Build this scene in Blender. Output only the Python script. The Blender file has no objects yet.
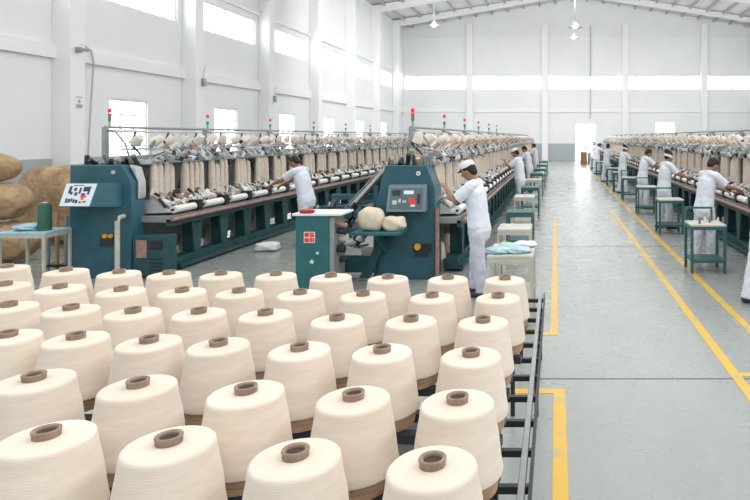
import bpy, bmesh, math, random
from mathutils import Vector, Matrix, Euler
R = random.Random(7)
S = bpy.context.scene
COL = S.collection
F = 620.0; VX = 556.0; VY = 137.0; EYE = 2.0
def sx(u, Y): return (u - VX) / F * Y
def sz(v, Y): return EYE - (v - VY) / F * Y

# ------------------------------------------------------------ materials
def mat(name, col, rough=.6, metal=0, noise=0, nscale=8, bump=0, bscale=40, emit=None, estr=0, spec=.5, sheen=0, coat=0, trans=0):
    m = bpy.data.materials.new(name); m.use_nodes = True
    nt = m.node_tree; b = nt.nodes['Principled BSDF']
    b.inputs['Base Color'].default_value = (*col, 1)
    b.inputs['Roughness'].default_value = rough
    b.inputs['Metallic'].default_value = metal
    b.inputs['Specular IOR Level'].default_value = spec
    if sheen: b.inputs['Sheen Weight'].default_value = sheen
    if coat: b.inputs['Coat Weight'].default_value = coat
    if emit:
        b.inputs['Emission Color'].default_value = (*emit, 1); b.inputs['Emission Strength'].default_value = estr
    tc = nt.nodes.new('ShaderNodeTexCoord')
    if noise:
        n = nt.nodes.new('ShaderNodeTexNoise'); n.inputs['Scale'].default_value = nscale; n.inputs['Detail'].default_value = 5
        r = nt.nodes.new('ShaderNodeValToRGB')
        r.color_ramp.elements[0].position = .3; r.color_ramp.elements[1].position = .7
        r.color_ramp.elements[0].color = (*[c * (1 - noise) for c in col], 1)
        r.color_ramp.elements[1].color = (*[min(1, c * (1 + noise)) for c in col], 1)
        nt.links.new(tc.outputs['Object'], n.inputs['Vector']); nt.links.new(n.outputs['Fac'], r.inputs['Fac'])
        nt.links.new(r.outputs['Color'], b.inputs['Base Color'])
    if bump:
        n2 = nt.nodes.new('ShaderNodeTexNoise'); n2.inputs['Scale'].default_value = bscale; n2.inputs['Detail'].default_value = 3
        bp = nt.nodes.new('ShaderNodeBump'); bp.inputs['Strength'].default_value = bump; bp.inputs['Distance'].default_value = .02
        nt.links.new(tc.outputs['Object'], n2.inputs['Vector']); nt.links.new(n2.outputs['Fac'], bp.inputs['Height'])
        nt.links.new(bp.outputs['Normal'], b.inputs['Normal'])
    return m
M = {}
M['wall'] = mat('wall_paint', (.86, .87, .88), .75, noise=.02, nscale=.6)
M['pillar'] = mat('pillar_paint', (.90, .905, .91), .7, noise=.015, nscale=.7)
M['dado'] = mat('dado_paint', (.42, .46, .48), .6, noise=.04, nscale=1)
M['roof'] = mat('roof_sheet', (.74, .74, .73), .6, noise=.03, nscale=1)
M['steel'] = mat('roof_steel', (.48, .48, .47), .5)
M['white'] = mat('white_metal', (.85, .85, .84), .4)
M['pane'] = mat('window_glow', (.9, .92, .95), .3, emit=(.97, .99, 1), estr=5)
M['teal'] = mat('teal_paint', (.026, .108, .142), .4, noise=.12, nscale=6)
M['teal2'] = mat('green_teal_paint', (.026, .14, .150), .42, noise=.12, nscale=6)
M['darkteal'] = mat('dark_teal_paint', (.018, .075, .085), .5, noise=.25, nscale=9)
M['stoolgreen'] = mat('stool_green_paint', (.035, .13, .135), .5, noise=.15, nscale=10)
M['grey'] = mat('grey_metal', (.33, .35, .36), .42, .35, noise=.1, nscale=12)
M['lightgrey'] = mat('light_grey_metal', (.56, .57, .57), .45, .1, noise=.08, nscale=12)
M['dark'] = mat('dark_metal', (.035, .038, .042), .5, .2)
M['black'] = mat('black_plastic', (.015, .016, .018), .45)
M['rust'] = mat('rusty_rail', (.36, .20, .17), .6, noise=.25, nscale=12)
M['yellow'] = mat('yellow_plastic', (.75, .42, .03), .5)
M['red'] = mat('red_plastic', (.65, .03, .03), .4, emit=(.9, .05, .05), estr=.25)
M['green'] = mat('green_plastic', (.02, .30, .14), .4)
M['redcloth'] = mat('red_cloth', (.55, .02, .02), .8, bump=.5)
M['tube'] = mat('brown_paper_tube', (.27, .20, .15), .75, noise=.25, nscale=30)
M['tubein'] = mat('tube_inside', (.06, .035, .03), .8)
M['base'] = mat('kraft_spacer', (.47, .30, .185), .75, noise=.2, nscale=14)
M['hank'] = mat('hank_yarn', (.70, .61, .52), .9, noise=.10, nscale=14, bump=.5, bscale=60, sheen=.3)
M['cream'] = mat('cream_cloth', (.78, .68, .52), .9, noise=.06, nscale=10, bump=.4, bscale=20)
M['cone_small'] = mat('small_package_yarn', (.80, .74, .65), .85, noise=.05, nscale=9)
M['peach'] = mat('peach_cone', (.60, .38, .27), .8, noise=.2, nscale=12)
M['greenyarn'] = mat('green_yarn', (.045, .15, .105), .8, noise=.15, nscale=20, bump=.3)
M['bluecloth'] = mat('blue_cloth', (.42, .62, .70), .85, noise=.2, nscale=14, bump=.6, bscale=20)
M['greencloth'] = mat('pale_green_cloth', (.50, .66, .56), .85, noise=.1, nscale=14, bump=.6, bscale=20)
M['whitecloth'] = mat('white_cloth', (.80, .82, .84), .85, noise=.03, nscale=8, bump=.5, bscale=14)
M['uniform'] = mat('uniform_fabric', (.78, .82, .90), .9, noise=.03, nscale=7, bump=.7, bscale=9, sheen=.2)
M['trousers'] = mat('trouser_fabric', (.60, .62, .70), .9, noise=.06, nscale=7, bump=.8, bscale=8, sheen=.2)
M['trousers2'] = mat('white_trouser_fabric', (.74, .78, .86), .9, noise=.04, nscale=7, bump=.8, bscale=8, sheen=.2)
M['skin'] = mat('skin', (.36, .19, .125), .55, noise=.06, nscale=10)
M['hair'] = mat('hair', (.012, .010, .010), .6, bump=.6, bscale=50)
M['shoe'] = mat('shoe', (.05, .05, .055), .5)
M['eye'] = mat('eye_white', (.8, .8, .78), .2)
M['lips'] = mat('lips', (.32, .12, .10), .5)
M['tabletop'] = mat('worn_table_top', (.60, .60, .54), .6, noise=.15, nscale=7)
M['creamleg'] = mat('cream_painted_leg', (.52, .52, .44), .55, noise=.1, nscale=10)
M['linoyellow'] = mat('brown_box_card', (.28, .15, .08), .8)
M['white_panel'] = mat('panel_face_white', (.72, .80, .84), .35)
M['panel_dark'] = mat('panel_face_dark', (.10, .15, .17), .3)
M['panel_frame'] = mat('panel_frame_grey', (.17, .25, .28), .4)
M['lcd'] = mat('panel_lcd', (.55, .70, .75), .2, emit=(.6, .8, .9), estr=.3)
M['navy'] = mat('dark_lettering', (.03, .04, .09), .5)

def yarn_mat():
    m = mat('cone_yarn', (.90, .82, .72), .85, sheen=.25)
    nt = m.node_tree; b = nt.nodes['Principled BSDF']
    tc = nt.nodes.new('ShaderNodeTexCoord')
    w = nt.nodes.new('ShaderNodeTexWave'); w.bands_direction = 'Z'; w.inputs['Scale'].default_value = 55
    w.inputs['Distortion'].default_value = 3; w.inputs['Detail'].default_value = 2; w.inputs['Detail Scale'].default_value = 1.5
    bp = nt.nodes.new('ShaderNodeBump'); bp.inputs['Strength'].default_value = .08; bp.inputs['Distance'].default_value = .004
    oi = nt.nodes.new('ShaderNodeObjectInfo')
    n = nt.nodes.new('ShaderNodeTexNoise'); n.inputs['Scale'].default_value = 9; n.inputs['Detail'].default_value = 4
    mp = nt.nodes.new('ShaderNodeMapping'); mp.inputs['Scale'].default_value = (1, 1, 6)
    r = nt.nodes.new('ShaderNodeValToRGB')
    r.color_ramp.elements[0].position = .3; r.color_ramp.elements[1].position = .7
    r.color_ramp.elements[0].color = (.77, .655, .54, 1); r.color_ramp.elements[1].color = (.84, .74, .635, 1)
    hs = nt.nodes.new('ShaderNodeHueSaturation')
    mr = nt.nodes.new('ShaderNodeMapRange'); mr.inputs['To Min'].default_value = .95; mr.inputs['To Max'].default_value = 1.03
    L = nt.links.new
    L(tc.outputs['Object'], w.inputs['Vector']); L(w.outputs['Fac'], bp.inputs['Height']); L(bp.outputs['Normal'], b.inputs['Normal'])
    L(tc.outputs['Object'], mp.inputs['Vector']); L(mp.outputs['Vector'], n.inputs['Vector']); L(n.outputs['Fac'], r.inputs['Fac'])
    L(oi.outputs['Random'], mr.inputs['Value']); L(mr.outputs['Result'], hs.inputs['Value'])
    L(r.outputs['Color'], hs.inputs['Color']); L(hs.outputs['Color'], b.inputs['Base Color'])
    return m
M['yarn'] = yarn_mat()

def burlap_mat():
    m = mat('burlap', (.44, .30, .16), .95, bump=.0)
    nt = m.node_tree; b = nt.nodes['Principled BSDF']; L = nt.links.new
    tc = nt.nodes.new('ShaderNodeTexCoord')
    n = nt.nodes.new('ShaderNodeTexNoise'); n.inputs['Scale'].default_value = 3.5; n.inputs['Detail'].default_value = 8
    r = nt.nodes.new('ShaderNodeValToRGB'); r.color_ramp.elements[0].position = .3; r.color_ramp.elements[1].position = .72
    r.color_ramp.elements[0].color = (.33, .21, .11, 1); r.color_ramp.elements[1].color = (.66, .47, .29, 1)
    v = nt.nodes.new('ShaderNodeTexVoronoi'); v.inputs['Scale'].default_value = 90
    bp = nt.nodes.new('ShaderNodeBump'); bp.inputs['Strength'].default_value = .5; bp.inputs['Distance'].default_value = .01
    L(tc.outputs['Object'], n.inputs['Vector']); L(n.outputs['Fac'], r.inputs['Fac']); L(r.outputs['Color'], b.inputs['Base Color'])
    L(tc.outputs['Object'], v.inputs['Vector']); L(v.outputs['Distance'], bp.inputs['Height'])
    n2 = nt.nodes.new('ShaderNodeTexNoise'); n2.inputs['Scale'].default_value = 5; n2.inputs['Detail'].default_value = 3; n2.inputs['Distortion'].default_value = 1.2
    b2 = nt.nodes.new('ShaderNodeBump'); b2.inputs['Strength'].default_value = .9; b2.inputs['Distance'].default_value = .09
    L(tc.outputs['Object'], n2.inputs['Vector']); L(n2.outputs['Fac'], b2.inputs['Height']); L(bp.outputs['Normal'], b2.inputs['Normal']); L(b2.outputs['Normal'], b.inputs['Normal'])
    return m
M['burlap'] = burlap_mat()

def floor_mat():
    m = mat('epoxy_floor', (.40, .43, .42), .2)
    nt = m.node_tree; b = nt.nodes['Principled BSDF']; L = nt.links.new
    tc = nt.nodes.new('ShaderNodeTexCoord')
    n = nt.nodes.new('ShaderNodeTexNoise'); n.inputs['Scale'].default_value = .9; n.inputs['Detail'].default_value = 9; n.inputs['Roughness'].default_value = .65
    mp = nt.nodes.new('ShaderNodeMapping'); mp.inputs['Scale'].default_value = (1.6, .5, 1)
    r = nt.nodes.new('ShaderNodeValToRGB'); r.color_ramp.elements[0].position = .3; r.color_ramp.elements[1].position = .75
    r.color_ramp.elements[0].color = (.30, .33, .318, 1); r.color_ramp.elements[1].color = (.375, .40, .385, 1)
    rr = nt.nodes.new('ShaderNodeMapRange'); rr.inputs['To Min'].default_value = .24; rr.inputs['To Max'].default_value = .31; b.inputs['Specular IOR Level'].default_value = .7
    n2 = nt.nodes.new('ShaderNodeTexNoise'); n2.inputs['Scale'].default_value = 3; n2.inputs['Detail'].default_value = 8
    bp = nt.nodes.new('ShaderNodeBump'); bp.inputs['Strength'].default_value = .01; bp.inputs['Distance'].default_value = .005
    L(tc.outputs['Object'], mp.inputs['Vector']); L(mp.outputs['Vector'], n.inputs['Vector']); L(n.outputs['Fac'], r.inputs['Fac'])
    L(r.outputs['Color'], b.inputs['Base Color']); L(tc.outputs['Object'], n2.inputs['Vector']); L(n2.outputs['Fac'], rr.inputs['Value'])
    L(rr.outputs['Result'], b.inputs['Roughness']); L(n2.outputs['Fac'], bp.inputs['Height']); L(bp.outputs['Normal'], b.inputs['Normal'])
    return m
M['floor'] = floor_mat()
def worn_yellow():
    m = mat('worn_yellow_paint', (.80, .50, .06), .35)
    nt = m.node_tree; b = nt.nodes['Principled BSDF']; L = nt.links.new
    tc = nt.nodes.new('ShaderNodeTexCoord')
    n = nt.nodes.new('ShaderNodeTexNoise'); n.inputs['Scale'].default_value = 5; n.inputs['Detail'].default_value = 8
    r = nt.nodes.new('ShaderNodeValToRGB'); r.color_ramp.elements[0].position = .32; r.color_ramp.elements[1].position = .5
    r.color_ramp.elements[0].color = (.56, .45, .22, 1); r.color_ramp.elements[1].color = (.80, .49, .055, 1)
    L(tc.outputs['Object'], n.inputs['Vector']); L(n.outputs['Fac'], r.inputs['Fac']); L(r.outputs['Color'], b.inputs['Base Color'])
    return m
M['line'] = worn_yellow()

# ------------------------------------------------------------ mesh builder
class MB:
    def __init__(s): s.v = []; s.f = []; s.m = []; s.mats = []
    def mi(s, m):
        if m not in s.mats: s.mats.append(m)
        return s.mats.index(m)
    def add(s, vs, fs, m):
        o = len(s.v); k = s.mi(m)
        s.v += [tuple(v) for v in vs]; s.f += [tuple(i + o for i in f) for f in fs]; s.m += [k] * len(fs)
    def box(s, x0, x1, y0, y1, z0, z1, m):
        x0, x1 = min(x0, x1), max(x0, x1); y0, y1 = min(y0, y1), max(y0, y1); z0, z1 = min(z0, z1), max(z0, z1)
        vs = [(x, y, z) for z in (z0, z1) for y in (y0, y1) for x in (x0, x1)]
        s.add(vs, [(0, 2, 3, 1), (4, 5, 7, 6), (0, 1, 5, 4), (2, 6, 7, 3), (0, 4, 6, 2), (1, 3, 7, 5)], m)
    def obox(s, c, size, rot, m):
        e = Euler(rot).to_matrix(); h = [a / 2 for a in size]
        vs = [Vector(c) + e @ Vector((x * h[0], y * h[1], z * h[2])) for z in (-1, 1) for y in (-1, 1) for x in (-1, 1)]
        s.add(vs, [(0, 2, 3, 1), (4, 5, 7, 6), (0, 1, 5, 4), (2, 6, 7, 3), (0, 4, 6, 2), (1, 3, 7, 5)], m)
    def cyl(s, p0, p1, r0, m, r1=None, n=10, cap=True):
        p0 = Vector(p0); p1 = Vector(p1); r1 = r0 if r1 is None else r1
        d = (p1 - p0).normalized(); a = d.orthogonal().normalized(); b = d.cross(a)
        vs = []
        for p, r in ((p0, r0), (p1, r1)):
            for i in range(n):
                t = 2 * math.pi * i / n; vs.append(p + a * math.cos(t) * r + b * math.sin(t) * r)
        fs = [(i, (i + 1) % n, n + (i + 1) % n, n + i) for i in range(n)]
        if cap: fs += [tuple(range(n - 1, -1, -1)), tuple(range(n, 2 * n))]
        s.add(vs, fs, m)
    def tube(s, pts, r, m, n=8):
        pts = [Vector(p) for p in pts]; rings = []; vs = []
        up = Vector((.13, .21, .97)).normalized()
        for i, p in enumerate(pts):
            d = (pts[min(i + 1, len(pts) - 1)] - pts[max(i - 1, 0)]).normalized()
            a = d.cross(up).normalized() if abs(d.dot(up)) < .99 else d.orthogonal().normalized(); b = d.cross(a)
            rr = r[i] if isinstance(r, (list, tuple)) else r
            for k in range(n):
                t = 2 * math.pi * k / n; vs.append(p + a * math.cos(t) * rr + b * math.sin(t) * rr)
        fs = []
        for i in range(len(pts) - 1):
            for k in range(n):
                fs.append((i * n + k, i * n + (k + 1) % n, (i + 1) * n + (k + 1) % n, (i + 1) * n + k))
        fs += [tuple(range(n - 1, -1, -1)), tuple(range((len(pts) - 1) * n, len(pts) * n))]
        s.add(vs, fs, m)
    def lathe(s, prof, m, n=24, mtx=None, wob=None):
        mtx = mtx or Matrix(); vs = []
        for (r, z) in prof:
            for k in range(n):
                t = 2 * math.pi * k / n; rr = r * (wob(t, z) if wob else 1)
                vs.append(mtx @ Vector((rr * math.cos(t), rr * math.sin(t), z)))
        fs = []
        for i in range(len(prof) - 1):
            for k in range(n):
                fs.append((i * n + k, i * n + (k + 1) % n, (i + 1) * n + (k + 1) % n, (i + 1) * n + k))
        if prof[0][0] > 1e-5: fs.append(tuple(range(n - 1, -1, -1)))
        if prof[-1][0] > 1e-5: fs.append(tuple(range((len(prof) - 1) * n, len(prof) * n)))
        s.add(vs, fs, m)
    def ell(s, c, r, m, rot=(0, 0, 0), nu=16, nv=10, fn=None):
        e = Euler(rot).to_matrix(); vs = []; c = Vector(c)
        for i in range(nv + 1):
            ph = -math.pi / 2 + math.pi * i / nv
            for k in range(nu):
                t = 2 * math.pi * k / nu
                p = Vector((math.cos(ph) * math.cos(t) * r[0], math.cos(ph) * math.sin(t) * r[1], math.sin(ph) * r[2]))
                if fn: p = fn(p)
                vs.append(c + e @ p)
        fs = []
        for i in range(nv):
            for k in range(nu):
                fs.append((i * nu + k, i * nu + (k + 1) % nu, (i + 1) * nu + (k + 1) % nu, (i + 1) * nu + k))
        s.add(vs, fs, m)
    def prism(s, poly, axis, a0, a1, m):
        # poly 2-D points; axis 'x': poly=(y,z); 'y': poly=(x,z); 'z': poly=(x,y)
        def P(p, a): return (a, p[0], p[1]) if axis == 'x' else (p[0], a, p[1]) if axis == 'y' else (p[0], p[1], a)
        n = len(poly); vs = [P(p, a0) for p in poly] + [P(p, a1) for p in poly]
        fs = [tuple(range(n)), tuple(range(2 * n - 1, n - 1, -1))] + [(i, n + i, n + (i + 1) % n, (i + 1) % n) for i in range(n)]
        s.add(vs, fs, m)
    def mesh(s, name, smooth=True, loc=None):
        me = bpy.data.meshes.new(name)
        vs = s.v if loc is None else [(v[0] - loc[0], v[1] - loc[1], v[2] - loc[2]) for v in s.v]
        me.from_pydata(vs, [], s.f)
        for m in s.mats: me.materials.append(m)
        me.polygons.foreach_set('material_index', s.m)
        bm = bmesh.new(); bm.from_mesh(me); bmesh.ops.remove_doubles(bm, verts=bm.verts, dist=1e-6)
        bmesh.ops.recalc_face_normals(bm, faces=bm.faces); bm.to_mesh(me); bm.free()
        if smooth:
            me.polygons.foreach_set('use_smooth', [True] * len(me.polygons)); me.set_sharp_from_angle(angle=.65)
        return me
    def build(s, name, parent=None, loc=None, bevel=0, smooth=True):
        """one object; loc = world origin (verts given in world / parent space stay where they are)"""
        me = s.mesh(name, smooth, loc)
        o = bpy.data.objects.new(name, me); COL.objects.link(o)
        if loc is not None: o.location = loc
        if parent: o.parent = parent
        if bevel:
            b = o.modifiers.new('b', 'BEVEL'); b.width = bevel; b.segments = 2; b.limit_method = 'ANGLE'; b.angle_limit = .6
        return o

def tag(o, label=None, cat=None, group=None, kind=None):
    if label: o['label'] = label
    if cat: o['category'] = cat
    if group: o['group'] = group
    if kind: o['kind'] = kind
    return o
def empty(name, loc=(0, 0, 0), rz=0):
    o = bpy.data.objects.new(name, None); COL.objects.link(o); o.location = loc; o.rotation_euler = (0, 0, rz); o.empty_display_size = .1
    return o
KIDS = {}
def kids(o): return [c for c in S.objects if c.parent == o]
def copy_tree(o, parent=None, loc=None, rz=None):
    """thing copied with its parts and their parts"""
    c = o.copy(); COL.objects.link(c)
    if parent is not None: c.parent = parent
    if loc is not None: c.location = loc
    if rz is not None: c.rotation_euler = (0, 0, rz)
    key = o.name
    if key not in KIDS: KIDS[key] = list(kids(o))
    for ch in KIDS[key]: copy_tree(ch, c)
    return c
def struct(mb, name, bevel=0, smooth=False): return tag(mb.build(name, bevel=bevel, smooth=smooth), kind='structure')

# ------------------------------------------------------------ hall
XL, XR, YB, YF = -13.1, 17.1, 53.0, -4.0
PX, PZ = 2.0, 13.9; EZ = 11.4
mb = MB(); mb.box(XL - .3, XR + .3, YF, YB + .3, -.2, 0, M['floor']); struct(mb, 'floor')
PIL = [16.1 + 5.6 * k for k in range(-3, 7)]
def wall_with_openings(mb, along, a0, a1, z0, z1, ops, plane, thick, m):
    """solid wall pieces around rectangular openings (a0,a1,z0,z1)"""
    zs = sorted({z0, z1, *[o[2] for o in ops], *[o[3] for o in ops]})
    for zi in range(len(zs) - 1):
        zl, zh = zs[zi], zs[zi + 1]; zm = (zl + zh) / 2
        cuts = sorted([(o[0], o[1]) for o in ops if o[2] < zm < o[3]]); a = a0
        for c0, c1 in cuts + [(a1, a1)]:
            if c0 > a:
                if along == 'y': mb.box(plane, plane + thick, a, c0, zl, zh, m)
                else: mb.box(a, c0, plane, plane + thick, zl, zh, m)
            a = c1
HZ0, HZ1 = 5.95, 7.1
opsL = []
for k in range(len(PIL) - 1):
    a, b = PIL[k] + .55, PIL[k + 1] - .25
    opsL.append((a, b, HZ0, HZ1)); c = (PIL[k] + PIL[k + 1]) / 2 + .15; opsL.append((c - .85, c + .85, 1.25, 3.15))
mb = MB(); wall_with_openings(mb, 'y', YF, YB, 0, EZ, opsL, XL - .25, .25, M['wall'])
wl = struct(mb, 'wall_left')
mb = MB(); wall_with_openings(mb, 'y', YF, YB, 0, EZ, opsL, XR, .25, M['wall']); struct(mb, 'wall_right')
BP = [-7.35, -.94, 5.9, 12.6]
bx = [XL] + BP + [XR]
opsB = []
for k in range(5): opsB.append((bx[k] + (.15 if k == 0 else .3), bx[k + 1] - .3, 6.05, 7.25))
DX0, DX1, DZ = 1.6, 3.5, 3.2
opsB.append((DX0, DX1, 0, DZ)); opsB.append((8.5, 10.2, 2.3, 3.3))
mb = MB(); wall_with_openings(mb, 'x', XL - .25, XR + .25, 0, EZ, opsB, YB, .25, M['wall'])
mb.prism([(XL - .25, EZ), (XR + .25, EZ), (PX, PZ)], 'y', YB, YB + .25, M['wall'])
struct(mb, 'wall_back')
n = 0
def window(along, a0, a1, z0, z1, plane, nx, nz, sgn):
    global n
    n += 1
    root = None
    fr = MB(); t = .05 if nz > 1 else .06
    def B(mb, p0, p1, q0, q1, d0, d1, m):
        if along == 'y': mb.box(plane + d0 * sgn, plane + d1 * sgn, p0, p1, q0, q1, m)
        else: mb.box(p0, p1, plane + d0 * sgn, plane + d1 * sgn, q0, q1, m)
    B(fr, a0, a1, z0, z0 + .07, -.16, -.04, M['white']); B(fr, a0, a1, z1 - .07, z1, -.16, -.04, M['white'])
    for i in range(nx + 1):
        a = a0 + (a1 - a0) * i / nx; aa = min(max(a, a0 + t / 2), a1 - t / 2); B(fr, aa - t / 2, aa + t / 2, z0 + .07, z1 - .07, -.15, -.05, M['white'])
    for j in range(1, nz):
        z = z0 + (z1 - z0) * j / nz; B(fr, a0, a1, z - t / 2, z + t / 2, -.145, -.055, M['white'])
    o = struct(fr, 'window_%d' % n)
    p = MB(); B(p, a0, a1, z0, z1, -.21, -.17, M['pane']); po = p.build('pane', o, smooth=False)
for o_ in opsL:
    hi = o_[2] > 4
    window('y', o_[0], o_[1], o_[2], o_[3], XL, 8 if hi else 3, 1 if hi else 4, 1)
    if hi: window('y', o_[0], o_[1], o_[2], o_[3], XR, 8, 1, -1)
    else: window('y', o_[0], o_[1], o_[2], o_[3], XR, 3, 4, -1)
for o_ in opsB:
    if o_[2] == 0: continue
    hi = o_[2] > 4
    window('x', o_[0], o_[1], o_[2], o_[3], YB, 9 if hi else 3, 1 if hi else 2, -1)
# doorway: frame and bright daylight outside behind two glazed leaves
mb = MB(); mb.box(DX0, DX0 + .12, YB - .02, YB + .2, 0, DZ, M['white']); mb.box(DX1 - .12, DX1, YB - .02, YB + .2, 0, DZ, M['white']); mb.box(DX0 + .12, DX1 - .12, YB - .02, YB + .2, DZ - .12, DZ, M['white'])
mb.box(2.5, 2.6, YB + .02, YB + .12, 0, DZ - .12, M['lightgrey']); mb.box(DX0 + .12, 2.5, YB + .03, YB + .1, .95, 1.05, M['lightgrey']); mb.box(2.6, DX1 - .12, YB + .03, YB + .1, .95, 1.05, M['lightgrey'])
d = struct(mb, 'door_1'); mb = MB(); mb.box(DX0 + .12, DX1 - .12, YB + .13, YB + .17, 0, DZ - .12, M['pane']); mb.build('pane', d, smooth=False)
mb = MB()
for z in (1.1,): mb.cyl((2.46, YB - .01, z - .2), (2.46, YB - .01, z + .2), .02, M['dark']); mb.cyl((2.64, YB - .01, z - .2), (2.64, YB - .01, z + .2), .02, M['dark'])
mb.build('handle', d)
# pillars, ledges, dado
n = 0
for k, y in enumerate(PIL):
    n += 1; mb = MB(); mb.box(XL, XL + .5, y, y + .5, 0, EZ - .05, M['pillar']); struct(mb, 'trim_%d' % n, bevel=.02)
    n += 1; mb = MB(); mb.box(XR - .5, XR, y, y + .5, 0, EZ - .05, M['pillar']); struct(mb, 'trim_%d' % n, bevel=.02)
for x in BP:
    n += 1; mb = MB(); mb.box(x - .27, x + .27, YB - .4, YB, 0, 11.6, M['pillar']); struct(mb, 'trim_%d' % n, bevel=.02)
for side, x0, x1 in (('l', XL, XL + .14), ('r', XR - .14, XR)):
    n += 1; mb = MB()
    for z0, z1 in ((4.05, 4.4), (7.35, 7.5)):
        ys = [YF] + PIL + [YB]
        for k in range(len(ys) - 1): mb.box(x0, x1, ys[k] + (.5 if k else 0), ys[k + 1], z0, z1 if z1 < 5 else z0 + .05, M['pillar'])
    struct(mb, 'trim_%d' % n)
n += 1; mb = MB()
for k in range(5):
    a = bx[k] + (.27 if k else 0); b = bx[k + 1] - (.27 if k < 4 else 0)
    mb.box(a, b, YB - .1, YB, 4.1, 4.35, M['pillar']); mb.box(a, b, YB - .08, YB, 10.3, 10.5, M['pillar'])
struct(mb, 'trim_%d' % n)
for nm, args in (('left', (XL, XL + .015, YF, YB)), ('right', (XR - .015, XR, YF, YB))):
    mb = MB(); mb.box(*args, 0, 1.44, M['dado']); struct(mb, 'baseboard_' + nm)
mb = MB(); mb.box(XL, DX0, YB - .015, YB, 0, 1.44, M['dado']); mb.box(DX1, XR, YB - .015, YB, 0, 1.44, M['dado']); struct(mb, 'baseboard_back')
# roof: two slopes, ribbed, with rafters and purlins
mb = MB()
for x0, z0, x1, z1 in ((XL - .3, EZ, PX, PZ), (PX, PZ, XR + .3, EZ)):
    mb.add([(x0, YF, z0), (x1, YF, z1), (x1, YB + .25, z1), (x0, YB + .25, z0), (x0, YF, z0 + .1), (x1, YF, z1 + .1), (x1, YB + .25, z1 + .1), (x0, YB + .25, z0 + .1)],
           [(0, 1, 2, 3), (7, 6, 5, 4), (0, 4, 5, 1), (2, 6, 7, 3), (1, 5, 6, 2), (0, 3, 7, 4)], M['roof'])
struct(mb, 'ceiling')
def roofz(x): return EZ + (PZ - EZ) * ((x - XL) / (PX - XL) if x < PX else (XR - x) / (XR - PX))
n += 1; mb = MB()
for k in range(4, 10):
    y = PIL[0] + 5.6 * k
    for x0, x1 in ((XL, PX), (PX, XR)):
        z0, z1 = roofz(x0), roofz(x1)
        mb.add([(x, yy, z) for yy in (y + .1, y + .45) for x, z in ((x0, z0 - .55), (x1, z1 - .35), (x1, z1 - .02), (x0, z0 - .02))],
               [(0, 1, 2, 3), (7, 6, 5, 4), (0, 4, 5, 1), (1, 5, 6, 2), (2, 6, 7, 3), (3, 7, 4, 0)], M['wall'])
struct(mb, 'trim_%d' % n)
n += 1; mb = MB()
x = XL + .9
while x < XR - .3:
    z = roofz(x); mb.box(x - .05, x + .05, 20, YB, z - .2, z - .01, M['steel']); x += 1.35
struct(mb, 'trim_%d' % n)

# yellow floor lines, each its own painted marking
def line(rects, label):
    mb = MB()
    for x0, x1, y0, y1 in rects: mb.box(x0, x1, y0, y1, 0.0, .004, M['line'])
    return tag(mb.build('floor_marking', smooth=False), label, 'floor line')
line([(-.02, .07, 1.5, 4.92), (-.45, -.02, 4.83, 4.92)], 'yellow painted corner line on the floor beside the yarn trolley, nearest piece')
line([(-.06, .02, 6.25, 15), (-.35, -.06, 6.25, 6.33)], 'yellow painted line along the left edge of the aisle beside the work tables')
line([(1.965, 2.055, 2, 42)], 'long yellow painted line on the right of the aisle beside the green stools')
line([(1.46, 1.55, 2, 17), (1.55, 1.965, 5.18, 5.25), (2.055, 3.0, 5.18, 5.25)], 'inner yellow painted line right of the aisle with a short cross bar')
for i, y in enumerate((5.12, 11.3)):
    n += 1; mb = MB(); mb.box(-1.0 if i == 0 else -.2, 12, y, y + .012, 0, .002, M['dark']); struct(mb, 'trim_%d' % n)

# ------------------------------------------------------------ yarn cones on the trolley
H = .65
ROWS = [
 [(432.5,456),(295.5,447.5),(169,434),(46.5,428)],
 [(457.5,394.5),(353.5,391),(246,385),(138,379),(34,373)],
 [(471,349.5),(382,346),(299.5,344),(218.5,339.5),(149,336.5),(76,333),(8,331)],
 [(483,317),(411,316),(337,315),(265.5,310),(199,308.5),(133,308),(71,305),(9,302)],
 [(498,293.5),(432,293),(363,291.5),(300,290),(239,288.5),(182,288),(121,287),(60,284.5),(5,282)],
 [(505,276),(448,275.5),(388,275),(331,273.5),(276,272),(221,271.5),(169,271),(119,270),(66,268),(7,264.5)]]
ZH = EYE - H           # hub top height
CH = .176              # yarn height
ZB = ZH - .018 - CH    # yarn bottom
def yarn_cone():
    mb = MB(); prof = [(.02, 0), (.108, 0), (.114, .004), (.1155, .010)]
    for i in range(1, 8): t = i / 8; prof.append((.1155 - .0225 * t - .001 * math.sin(t * 9), .010 + (CH - .022) * t))
    prof += [(.0925, CH - .010), (.0910, CH - .004), (.088, CH - .001), (.083, CH)]
    prof += [(.060, CH + .001), (.026, CH + .002), (.026, CH - .05), (.02, CH - .05)]
    mb.lathe(prof, M['yarn'], 56); o = mb.build('yarn_cone')
    t = MB(); t.lathe([(.0262, CH - .01), (.0268, CH + .012), (.0285, CH + .0165), (.0275, CH + .019), (.0225, CH + .019), (.0195, CH + .0165), (.0185, CH + .008)], M['tube'], 36)
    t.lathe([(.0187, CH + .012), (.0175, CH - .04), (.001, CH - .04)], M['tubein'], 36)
    t.build('paper_tube', o)
    b = MB(); b.lathe([(.096, -.040), (.101, -.038), (.103, -.022), (.1005, -.0205), (.1005, -.0185), (.104, -.017), (.106, -.003), (.104, 0)], M['base'], 44)
    b.build('spacer_disc', o)
    return o
proto = yarn_cone(); first = True
rown = ['front row', 'second row', 'third row', 'fourth row', 'fifth row', 'back row']
ordn = ['rightmost, by the aisle', 'second from the right', 'third from the right', 'fourth from the right', 'fifth from the right', 'sixth from the right', 'seventh from the right', 'eighth from the right', 'ninth from the right', 'tenth from the right']
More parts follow.
